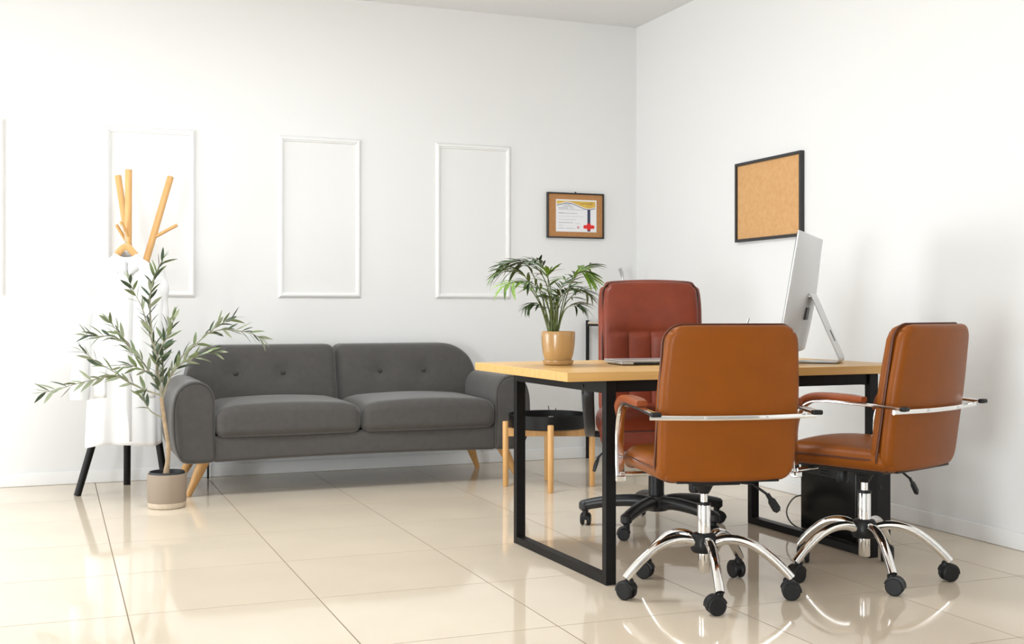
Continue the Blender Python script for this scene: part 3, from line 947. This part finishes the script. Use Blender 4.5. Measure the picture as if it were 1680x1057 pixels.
cpts = [P(1330, 812, 4.20), P(1306, 815, 4.22), P(1293, 830, 4.24), P(1291, 845, 4.24), P(1300, 860, 4.23), P(1316, 868, 4.20)]
cpts = [p - Vector((3.0, 4.18, 0)) for p in cpts]
cpts.append(Vector((cpts[-1].x + 0.06, 0.04, 0.004)))
cpts[-2].z = max(cpts[-2].z, 0.008)
MB().tube(smooth_path(cpts, 8), 0.0032, n=8).build('cord', M['cablegrey'], cb)


# ------------------------------------------------------------------ casters and swivel chairs
def caster(parent, x, y, ang, top, r=0.025):
    """twin wheel caster; ang = rolling direction, pivot at x, y, stem top at height top"""
    c = Matrix.Translation((x, y, 0)) @ Matrix.Rotation(ang, 4, 'Z')
    b = MB()
    off = -0.012
    for s in (-1, 1):
        b.add(*disc_data((off, s * 0.0145, r + 0.0005), (0, 1, 0), r, 0.016), xf=c)
    w = b.build('wheel', M['rubber'], parent)
    # hood over the wheels
    hd = MB()
    n = 10
    vs, fs = [], []
    for i in range(n + 1):
        th = R(15) + R(170) * i / n
        for (rr, yy_) in ((r * 0.75, -0.0235), (r * 1.14, -0.0215), (r * 1.14, 0.0215), (r * 0.75, 0.0235)):
            vs.append((off + rr * math.cos(th), yy_ * 0.82, r + rr * math.sin(th)))
    for i in range(n):
        for k in range(3):
            fs.append((i * 4 + k, i * 4 + k + 1, (i + 1) * 4 + k + 1, (i + 1) * 4 + k))
    fs.append((0, 3, 2, 1))
    fs.append((n * 4, n * 4 + 1, n * 4 + 2, n * 4 + 3))
    hd.add(vs, fs, xf=c)
    hd.lathe([(0.0135, r * 1.0), (0.0135, top - 0.004), (0.010, top)], n=14, xf=Matrix.Translation((x, y, 0)))
    hd.build('caster_hood', M['blackplastic'], parent)


def disc_data(c, axis, r, h, n=20, bev=0.14):
    t = MB().disc(c, axis, r, h, n, bev)
    return t.v, t.f


def rcmap(x, z, hx, z0, z1, rc):
    """map a rectangle in x-z onto the same rectangle with corner arcs of radius rc"""
    cz, hz = (z0 + z1) / 2, (z1 - z0) / 2
    u, v = abs(x) - (hx - rc), abs(z - cz) - (hz - rc)
    if u > 0 and v > 0:
        k = max(u, v) / math.hypot(u, v)
        x = math.copysign(hx - rc + u * k, x)
        z = cz + math.copysign(hz - rc + v * k, z - cz)
    return x, z


def rect_ring(hx, z0, z1, rc, n=10):
    out = []
    for (sx, zc, a0) in ((1, z1 - rc, 0), (-1, z1 - rc, 90), (-1, z0 + rc, 180), (1, z0 + rc, 270)):
        for i in range(n + 1):
            th = R(a0 + 90 * i / n)
            out.append((sx * (hx - rc) + rc * math.cos(th), zc + rc * math.sin(th)))
    return out


def superring(cx, cz, hx, hz, e=0.35, n=64):
    out = []
    for j in range(n):
        th = 2 * PI * j / n
        c, s = math.cos(th), math.sin(th)
        out.append((cx + hx * math.copysign(abs(c) ** e, c), cz + hz * math.copysign(abs(s) ** e, s)))
    return out


def visitor_chair(label, loc, rz, base_ang):
    ch = thing('office_chair', label, 'chair', loc, rz, 'tan swivel chairs in front of the desk')
    # star base
    for k in range(5):
        a = base_ang + k * 2 * PI / 5 - rz
        ca, sa = math.cos(a), math.sin(a)
        prof = [(0.030, 0.172), (0.075, 0.186), (0.125, 0.184), (0.175, 0.166), (0.225, 0.131), (0.262, 0.097), (0.286, 0.071)]
        pth = smooth_path([(r_ * ca, r_ * sa, z_) for (r_, z_) in prof], 5)
        m = len(pth)
        lg = MB().tube(pth, [lerp(0.0165, 0.0150, i / (m - 1)) for i in range(m)], n=18, flat=None).build('base_leg', M['chrome'], ch)
        random.seed(int(base_ang * 100) + k)
        caster(lg, 0.272 * ca, 0.272 * sa, a + random.uniform(-1.6, 1.6) + PI, 0.071, r=0.030)
    MB().lathe([(0.024, 0.138), (0.038, 0.140), (0.044, 0.148), (0.0455, 0.170), (0.043, 0.190), (0.036, 0.202), (0.024, 0.206)], n=36).build('hub', M['blackplastic'], ch)
    MB().lathe([(0.018, 0.072), (0.020, 0.075), (0.020, 0.140)], n=28).build('lower_column', M['chrome'], ch)
    MB().lathe([(0.0225, 0.204), (0.0225, 0.300), (0.021, 0.304)], n=32).build('gas_column', M['chrome'], ch)
    MB().lathe([(0.024, 0.298), (0.024, 0.306), (0.014, 0.308)], n=28).build('column_ring', M['blackplastic'], ch)
    MB().lathe([(0.0125, 0.306), (0.0125, 0.350)], n=24).build('piston', M['chrome'], ch)
    mb = MB().lathe([(0.016, 0.336), (0.022, 0.346), (0.030, 0.362), (0.055, 0.372), (0.06, 0.392)], n=28)
    mb.rbox((0, 0, 0.390), (0.17, 0.24, 0.022), 0.006, k=2)
    mb.lathe([(0.018, 0.0), (0.022, 0.008), (0.022, 0.05), (0.018, 0.055)], c=(-0.0, 0.09, 0.325), n=20)
    mb.build('tilt_mechanism', M['blackplastic'], ch)
    lv = MB().tube([(0.06, -0.02, 0.378), (0.15, -0.05, 0.372), (0.200, -0.065, 0.335)], 0.0045, n=10).build('lever', M['blackplastic'], ch)
    q0, q1 = Vector((0.198, -0.064, 0.338)), Vector((0.232, -0.075, 0.280))
    MB().tube([q0, q0.lerp(q1, 0.25), q0.lerp(q1, 0.4), q0.lerp(q1, 0.85), q1], [0.0075, 0.008, 0.0135, 0.0145, 0.008], n=10, flat=(1.0, 0.55), up=(0.9, 0.3, 0.3)).build('lever_paddle', M['blackplastic'], lv)

    # seat: cushion with soft waterfall front
    def sdef(x, y, z):
        u = x / 0.225
        v = (y - 0.015) / 0.235
        if z > 0.44:
            z += 0.016 * (1 - u * u) * (1 - 0.4 * v * v)
            z -= 0.010 * math.exp(-((x / 0.11) ** 2 + ((y + 0.10) / 0.09) ** 2))
        z -= 0.028 * sstep(0.55, 1.0, v) * (0.6 + 0.4 * (z > 0.44))
        x *= 1 - 0.035 * sstep(0.4, 1, v)
        return (x, y, z)
    seat = MB().rbox((0, 0.015, 0.4455), (0.452, 0.47, 0.072), 0.033, n=(14, 14, 3), k=4, deform=sdef).build('seat', M['orange'], ch)
    ring = [sdef(x, y, 0.449) for (x, y) in superring(0, 0.015, 0.2275, 0.2365, 0.28)]
    MB().tube(ring, 0.0036, n=6, closed=True).build('piping', M['orangepipe'], seat)
    MB().rbox((0, 0.01, 0.406), (0.36, 0.36, 0.012), 0.004, k=1).build('seat_pan', M['blackplastic'], ch)

    # backrest shell (outer) and cushion (inner), reclined with a soft bend
    def bdef(x, y, z):
        t = (z - 0.41) / 0.49
        u = x / 0.225
        y2 = y - 0.066 * max(0, t) ** 1.1 + 0.020 * u * u
        w = 1 - 0.045 * sstep(0.5, 1.0, t) + 0.022 * math.sin(PI * min(1, max(0, t)))
        return (x * w, y2, z)

    def outer(x, y, z):
        if y < -0.20:
            u, t = x / 0.225, (z - 0.655) / 0.25
            y -= 0.012 * max(0, 1 - u * u) * max(0, 1 - t * t)
        x, z = rcmap(x, z, 0.225, 0.407, 0.903, 0.055)
        return bdef(x, y, z)
    bk = MB().rbox((0, -0.222, 0.655), (0.450, 0.046, 0.496), 0.0215, n=(22, 2, 24), k=4, deform=outer)
    back = bk.build('backrest', M['orange'], ch, angle=60)
    ck = MB().rbox((0, -0.183, 0.660), (0.442, 0.036, 0.484), 0.0165, n=(12, 2, 14), k=4, deform=lambda x, y, z: bdef(*(lambda q: (q[0], y, q[1]))(rcmap(x, z, 0.221, 0.418, 0.902, 0.053))))
    ck.build('back_cushion', M['orange'], ch, angle=60)
    pip = []
    for (x, z) in rect_ring(0.2265, 0.406, 0.9045, 0.056):
        p = bdef(x, -0.200, z)
        pip.append(p)
    MB().tube(pip, 0.0042, n=6, closed=True).build('piping', M['orangepipe'], back)
    edge = MB().rbox((0, -0.215, 0.4085), (0.34, 0.030, 0.008), 0.003, k=1, n=(8, 1, 1)).build('bottom_edge', M['blackplastic'], ch)

    # arms: flat chrome strips from under the seat, bending back at elbow height
    for sg in (-1, 1):
        X = sg * 0.262
        ap = smooth_path([(X, 0.105, 0.378), (X, 0.112, 0.46), (X, 0.110, 0.545), (X, 0.088, 0.602), (X, 0.045, 0.634), (X, -0.02, 0.641), (X, -0.16, 0.637), (X, -0.300, 0.630)], 6)
        a_ = MB().tube(ap, 1.0, n=16, flat=(0.0155, 0.0055), up=(1, 0, 0)).build('arm', M['chrome'], ch)
        MB().rbox((X, -0.307, 0.630), (0.034, 0.022, 0.015), 0.005, k=2).build('end_cap', M['blackplastic'], a_)
        pd = ap[14:37]
        m = len(pd)
        offp = []
        for i, p in enumerate(pd):
            tg = (pd[min(i + 1, m - 1)] - pd[max(i - 1, 0)]).normalized()
            nr = Vector((1, 0, 0)).cross(tg) * -1
            if nr.z < 0 and i > m / 2: nr = -nr
            if i <= m / 2 and nr.y < 0: nr = -nr
            offp.append(p + nr * 0.016)
        rr = [lerp(0.35, 1, sstep(0, 6, i)) * lerp(0.75, 1, sstep(0, 2, m - 1 - i)) for i in range(m)]
        MB().tube(offp, rr, n=16, flat=(0.0235, 0.0125), up=(1, 0, 0)).build('arm_pad', M['armpad'], a_)
        MB().tube([(X, 0.105, 0.392), (sg * 0.14, 0.105, 0.392)], 0.0085, n=12).build('arm_brace', M['chrome'], a_)
        MB().rbox((X, 0.105, 0.378), (0.034, 0.026, 0.020), 0.003, k=1).build('arm_foot', M['chrome'], a_)
    cb_ = [( -0.272, -0.274, 0.618), (-0.20, -0.282, 0.617), (-0.10, -0.295, 0.616), (0, -0.299, 0.616), (0.10, -0.295, 0.616), (0.20, -0.282, 0.617), (0.272, -0.274, 0.618)]
    br = MB().tube(smooth_path(cb_, 4), 1.0, n=14, flat=(0.0075, 0.0045), up=(0, 0, 1)).build('rear_bar', M['chrome'], ch)
    for x in (-0.10, 0.10):
        MB().disc((x, -0.3005, 0.616), (0, 1, 0), 0.005, 0.004, n=12).build('screw', M['satin'], br)
    return ch


visitor_chair('tan leather swivel chair nearest the left desk leg, its back to the viewer', (2.030, 3.392, 0), R(-11.5), R(177))
visitor_chair('tan leather swivel chair nearest the right wall, turned towards the left', (2.695, 3.403, 0), R(20), R(178))


# ------------------------------------------------------------------ executive chair
EC, ERZ = (2.447, 4.488, 0), R(157)
ex = thing('executive_chair', 'high-backed rust leather executive chair behind the desk', 'chair', EC, ERZ)
for k in range(5):
    a = R(146.5) + k * 2 * PI / 5 - ERZ
    ca, sa = math.cos(a), math.sin(a)
    pth = smooth_path([(r_ * ca, r_ * sa, z_) for (r_, z_) in [(0.02, 0.105), (0.09, 0.118), (0.20, 0.112), (0.30, 0.094), (0.322, 0.088)]], 4)
    m = len(pth)
    lg = MB().tube(pth, [lerp(0.030, 0.0215, i / (m - 1)) for i in range(m)], n=16, flat=None).build('base_leg', M['darkplastic'], ex)
    caster(lg, 0.312 * ca, 0.312 * sa, a + PI / 2 + 0.4 * k, 0.088, r=0.026)
    MB().disc((0.316 * ca, 0.316 * sa, 0.088), (0, 0, 1), 0.024, 0.044, n=18, bev=0.4).build('leg_end', M['darkplastic'], lg)
MB().lathe([(0.030, 0.075), (0.050, 0.080), (0.054, 0.11), (0.046, 0.142), (0.036, 0.146)], n=32).build('hub', M['darkplastic'], ex)
MB().lathe([(0.034, 0.14), (0.034, 0.27), (0.028, 0.275), (0.028, 0.36)], n=32).build('gas_column', M['blackplastic'], ex)
MB().rbox((0, 0, 0.365), (0.24, 0.30, 0.05), 0.01, k=2).build('tilt_mechanism', M['blackplastic'], ex)
lv = MB().tube([(0.05, 0.06, 0.36), (0.22, 0.08, 0.355), (0.255, 0.085, 0.32)], 0.0045, n=10).build('lever', M['blackplastic'], ex)
MB().tube([(0.254, 0.085, 0.322), (0.262, 0.087, 0.30), (0.268, 0.088, 0.285), (0.275, 0.09, 0.258)], [0.008, 0.013, 0.0145, 0.010], n=10, flat=(1, 0.55), up=(0.3, 1, 0)).build('lever_paddle', M['blackplastic'], lv)


def exseat(x, y, z):
    u, v = x / 0.255, (y - 0.01) / 0.255
    if z > 0.46: z += 0.018 * (1 - u * u) * (1 - 0.4 * v * v)
    z -= 0.035 * sstep(0.45, 1, v)
    return (x, y, z)
es = MB().rbox((0, 0.01, 0.452), (0.51, 0.52, 0.13), 0.058, n=(14, 14, 4), k=5, deform=exseat).build('seat', M['rust'], ex)
ring = [exseat(x, y, 0.475) for (x, y) in superring(0, 0.01, 0.254, 0.259, 0.35)]
MB().tube(ring, 0.004, n=6, closed=True).build('piping', M['rustdark'], es)


def exback(x, y, z):
    t = (z - 0.46) / 0.62
    u = x / 0.24
    y2 = y - 0.10 * t - 0.012 * math.sin(2 * PI * t) + 0.018 * u * u
    z2 = z + (0.012 * (1 - u * u) if t > 0.9 else 0) * sstep(0.9, 1, t)
    w = 1 - 0.03 * sstep(0.8, 1, t)
    return (x * w, y2, z2)


def exfront(x, y, z):
    # tufting: head panel over four channels
    if y > -0.20:
        u = x / 0.205
        if z > 0.852:
            v = (z - 0.965) / 0.115
            y += 0.018 * max(0, 1 - v * v) ** 0.6 * max(0, 1 - u ** 4)
        else:
            ph = ((x + 0.205) / 0.1025) % 1.0
            y += 0.010 * (math.sin(PI * ph) ** 0.5) * min(1, (0.852 - z) / 0.02) * max(0, 1 - abs(u) ** 8)
    return exback(x, y, z)
def exshell(x, y, z):
    x, z = rcmap(x, z, 0.2375, 0.46, 1.08, 0.05)
    return exback(x, y, z)
eb = MB().rbox((0, -0.262, 0.77), (0.475, 0.085, 0.62), 0.035, n=(20, 3, 24), k=4, deform=exshell).build('back_shell', M['rust'], ex, angle=60)
fr = MB().rbox((0, -0.212, 0.77), (0.43, 0.06, 0.60), 0.022, n=(64, 2, 60), k=3, deform=lambda x, y, z: exfront(*(lambda q: (q[0], y, q[1]))(rcmap(x, z, 0.215, 0.47, 1.07, 0.04))))
fr.build('back_cushion', M['rust'], ex, angle=60)
for (hx, yy, zc, hz) in ((0.2225, -0.222, 0.77, 0.302),):
    pr = [exback(x, yy, z) for (x, z) in rect_ring(hx, zc - hz, zc + hz, 0.045)]
    MB().tube(pr, 0.0045, n=6, closed=True).build('piping', M['rustdark'], eb)
for sg in (-1, 1):
    X = sg * 0.298
    lp = smooth_path([(X, -0.15, 0.610), (X, 0.05, 0.628), (X, 0.13, 0.616), (X, 0.135, 0.57), (X * 0.985, 0.09, 0.49), (X * 0.97, 0.03, 0.44), (X * 0.96, -0.06, 0.405), (X * 0.97, -0.12, 0.44), (X * 0.985, -0.165, 0.51), (X, -0.185, 0.58)], 6)
    a_ = MB().tube(lp, 1.0, n=14, flat=(0.022, 0.014), up=(1, 0, 0), closed=True).build('armrest', M['darkplastic'], ex)
    MB().tube(lp[2:14], [0.7] + [1] * 10 + [0.7], n=14, flat=(0.028, 0.020), up=(1, 0, 0)).build('arm_pad', M['blackplastic'], a_)
    MB().tube([(X * 0.96, -0.05, 0.408), (sg * 0.10, -0.05, 0.385)], 0.014, n=10).build('arm_bracket', M['blackplastic'], a_)


# ------------------------------------------------------------------ shelf rack in the corner
RX0, RX1, RY0, RY1 = 3.19, 3.53, 6.46, 6.765
rk = thing('shelf_rack', 'slim black metal shelf stand in the corner behind the executive chair', 'shelf', ((RX0 + RX1) / 2, (RY0 + RY1) / 2, 0))
ox, oy = (RX0 + RX1) / 2, (RY0 + RY1) / 2
for x in (RX0, RX1):
    for y in (RY0, RY1):
        MB().tube([(x - ox, y - oy, 0.0005), (x - ox, y - oy, 0.885)], 0.011, n=14).build('post', M['black'], rk)
for z in (0.18, 0.855):
    for y in (RY0, RY1):
        MB().box(RX0 - ox, RX1 - ox, y - oy - 0.007, y - oy + 0.007, z - 0.007, z + 0.007).build('rail', M['black'], rk)
    for x in (RX0, RX1):
        MB().box(x - ox - 0.007, x - ox + 0.007, RY0 - oy, RY1 - oy, z - 0.0065, z + 0.0065).build('rail', M['black'], rk)
    MB().box(RX0 - ox - 0.004, RX1 - ox + 0.004, RY0 - oy + 0.012, RY1 - oy - 0.012, z + 0.0075, z + 0.020).build('shelf_board', M['shelfwood'], rk)

lampz = 0.8755
lq = P(1022, 463, 6.62)
lp = thing('desk_lamp', 'slim silver lamp rising behind the executive chair by the corner', 'lamp', (lq.x, 6.62, lampz))
hz_ = P(1022, 463, 6.62).z - lampz
MB().lathe([(0.055, 0), (0.058, 0.004), (0.055, 0.012), (0.012, 0.016)], n=32).build('base', M['satin'], lp)
MB().tube(smooth_path([(0, 0, 0.012), (0.002, 0, hz_ * 0.5), (0, 0, hz_), (-0.004, 0, hz_ + 0.04)], 5), 0.0085, n=14).build('stem', M['satin'], lp)
MB().tube([(-0.004, 0, hz_ + 0.036), (-0.010, 0, hz_ + 0.062), (-0.022, -0.004, hz_ + 0.086)], [0.0115, 0.0135, 0.0125], n=16).build('lamp_head', M['alu'], lp)

sp_ = P(1048, 470, 6.60)
spl = thing('succulent', 'small potted plant whose leaf tips show above the executive chair', 'plant', (3.46, 6.58, lampz))
MB().lathe([(0.035, 0), (0.04, 0.003), (0.048, 0.085), (0.046, 0.09), (0.042, 0.088), (0.03, 0.078)], n=32).build('pot', M['taupe'], spl)
for k in range(10):
    th = k * 2.4
    base = Vector((0.012 * math.cos(th), 0.012 * math.sin(th), 0.075))
    h_ = random.uniform(0.13, 0.18)
    tip = Vector((0.05 * math.cos(th) - 0.01, 0.05 * math.sin(th), 0.075 + h_))
    MB().tube(smooth_path([base, base.lerp(tip, 0.5) + Vector((0, 0, 0.01)), tip], 4), 0.0014, n=6).build('stem', M['stem'], spl)
    for j in range(3):
        p = base.lerp(tip, 0.6 + 0.2 * j)
        d = Vector((math.cos(th + j * 2.1), math.sin(th + j * 2.1), 0.35))
        place_leaf(random.choice(OL[1]), spl, p, d, 0.032, random.uniform(-0.5, 0.5), 1.9)


# ------------------------------------------------------------------ framed certificate
cf = thing('framed_certificate', 'certificate pinned on a brown cork frame hung on the back wall', 'certificate', (3.116, YB - 0.001, 1.555))
CW, CH = 0.398, 0.290
def frame_sides(root, w, h, bw, dp, material):
    for (x0, x1, z0, z1) in ((-w / 2, w / 2, h / 2 - bw, h / 2), (-w / 2, w / 2, -h / 2, -h / 2 + bw), (-w / 2, -w / 2 + bw, -h / 2 + bw, h / 2 - bw), (w / 2 - bw, w / 2, -h / 2 + bw, h / 2 - bw)):
        MB().box(x0, x1, -dp, 0, z0, z1, r=0.0015).build('frame_side', material, root)
frame_sides(cf, CW, CH, 0.009, 0.022, M['frame'])
MB().plain(-CW / 2 + 0.008, CW / 2 - 0.008, -0.013, -0.002, -CH / 2 + 0.008, CH / 2 - 0.008).build('backing', M['cork2'], cf)
pw, ph = 0.285, 0.206
px0, pz0 = -0.138, -0.104
pap = MB().plain(px0, px0 + pw, -0.0145, -0.0132, pz0, pz0 + ph).build('paper', M['paper'], cf)
def flat(name, pts, dy, material, parent):
    """thin printed layer on the paper; pts in paper coords 0..1"""
    n = len(pts)
    vs = [(px0 + pw * u, -0.0145 - dy, pz0 + ph * v) for (u, v) in pts] + [(px0 + pw * u, -0.0144, pz0 + ph * v) for (u, v) in pts]
    fs = [tuple(range(n)), tuple(range(2 * n - 1, n - 1, -1))] + [(i, i + n, (i + 1) % n + n, (i + 1) % n) for i in range(n)]
    return MB().add(vs, fs).build(name, material, parent)
wave = lambda u: table(u, [(0.02, 0.855), (0.28, 0.930), (0.82, 0.735), (0.97, 0.775)])
us = [0.02 + 0.95 * i / 40 for i in range(41)]
band = [(u, 0.955) for u in us] + [(u, min(0.95, wave(u))) for u in reversed(us)]
flat('gold_header', band, 0.0004, M['gold'], pap)
line = [(u, min(0.95, wave(u)) - 0.028) for u in us] + [(u, min(0.95, wave(u)) - 0.048) for u in reversed(us)]
flat('navy_curve', line, 0.0005, M['navy'], pap)
flat('navy_ribbon', [(0.775, 0.71), (0.845, 0.71), (0.845, 0.02), (0.775, 0.02)], 0.0006, M['navy'], pap)
flat('rosette', [(0.67, 0.16), (0.69, 0.22), (0.755, 0.215), (0.775, 0.275), (0.845, 0.275), (0.865, 0.215), (0.93, 0.22), (0.955, 0.16), (0.93, 0.105), (0.865, 0.115), (0.845, 0.06), (0.775, 0.06), (0.755, 0.115), (0.69, 0.105)], 0.0010, M['red'], pap)
for (u0, u1, v, th) in ((0.22, 0.36, 0.855, 0.022), (0.16, 0.42, 0.805, 0.024), (0.06, 0.30, 0.745, 0.026), (0.34, 0.46, 0.745, 0.018), (0.06, 0.70, 0.690, 0.012), (0.06, 0.20, 0.59, 0.028), (0.21, 0.52, 0.58, 0.016), (0.06, 0.68, 0.48, 0.007), (0.06, 0.50, 0.38, 0.008), (0.06, 0.42, 0.29, 0.018), (0.47, 0.60, 0.265, 0.010), (0.06, 0.18, 0.20, 0.010), (0.06, 0.20, 0.115, 0.014), (0.24, 0.47, 0.112, 0.012)):
    flat('text_line', [(u0, v), (u1, v), (u1, v - th), (u0, v - th)], 0.0003, M['ink'], pap)
flat('stamp', [(0.545 + 0.032 * math.cos(t * PI / 6), 0.14 + 0.045 * math.sin(t * PI / 6)) for t in range(12)], 0.0003, mat('pink_stamp', (0.62, 0.35, 0.38, 1), 0.7), pap)
tx = bpy.data.curves.new('certificate_title', 'FONT')
tx.body = 'CERTIFICATE'
tx.size = 0.0145
tx.space_character = 1.05
tx.extrude = 0.0002
to = bpy.data.objects.new('tmp_title', tx)
COL.objects.link(to)
bpy.context.view_layer.update()
me = bpy.data.meshes.new_from_object(to.evaluated_get(bpy.context.evaluated_depsgraph_get()))
bpy.data.objects.remove(to)
me.materials.clear()
me.materials.append(M['inkgold'])
tt = link('title_lettering', me, pap)
tt.rotation_euler = (R(90), 0, 0)
tt.location = (px0 + pw * 0.585, -0.0152, pz0 + ph * 0.855)
MB().disc((-0.0, -0.012, CH / 2 + 0.004), (0, 1, 0), 0.004, 0.010, n=10).build('hanging_hook', M['frame'], cf)

# ------------------------------------------------------------------ cork board on the right wall
kb = thing('cork_board', 'empty cork board with black frame hung on the right wall', 'board', (XR - 0.001, 5.272, 1.545), R(-90))
KW, KH = 0.615, 0.437
frame_sides(kb, KW, KH, 0.016, 0.024, M['frame'])
MB().plain(-KW / 2 + 0.014, KW / 2 - 0.014, -0.014, -0.002, -KH / 2 + 0.014, KH / 2 - 0.014).build('cork_sheet', M['cork'], kb)
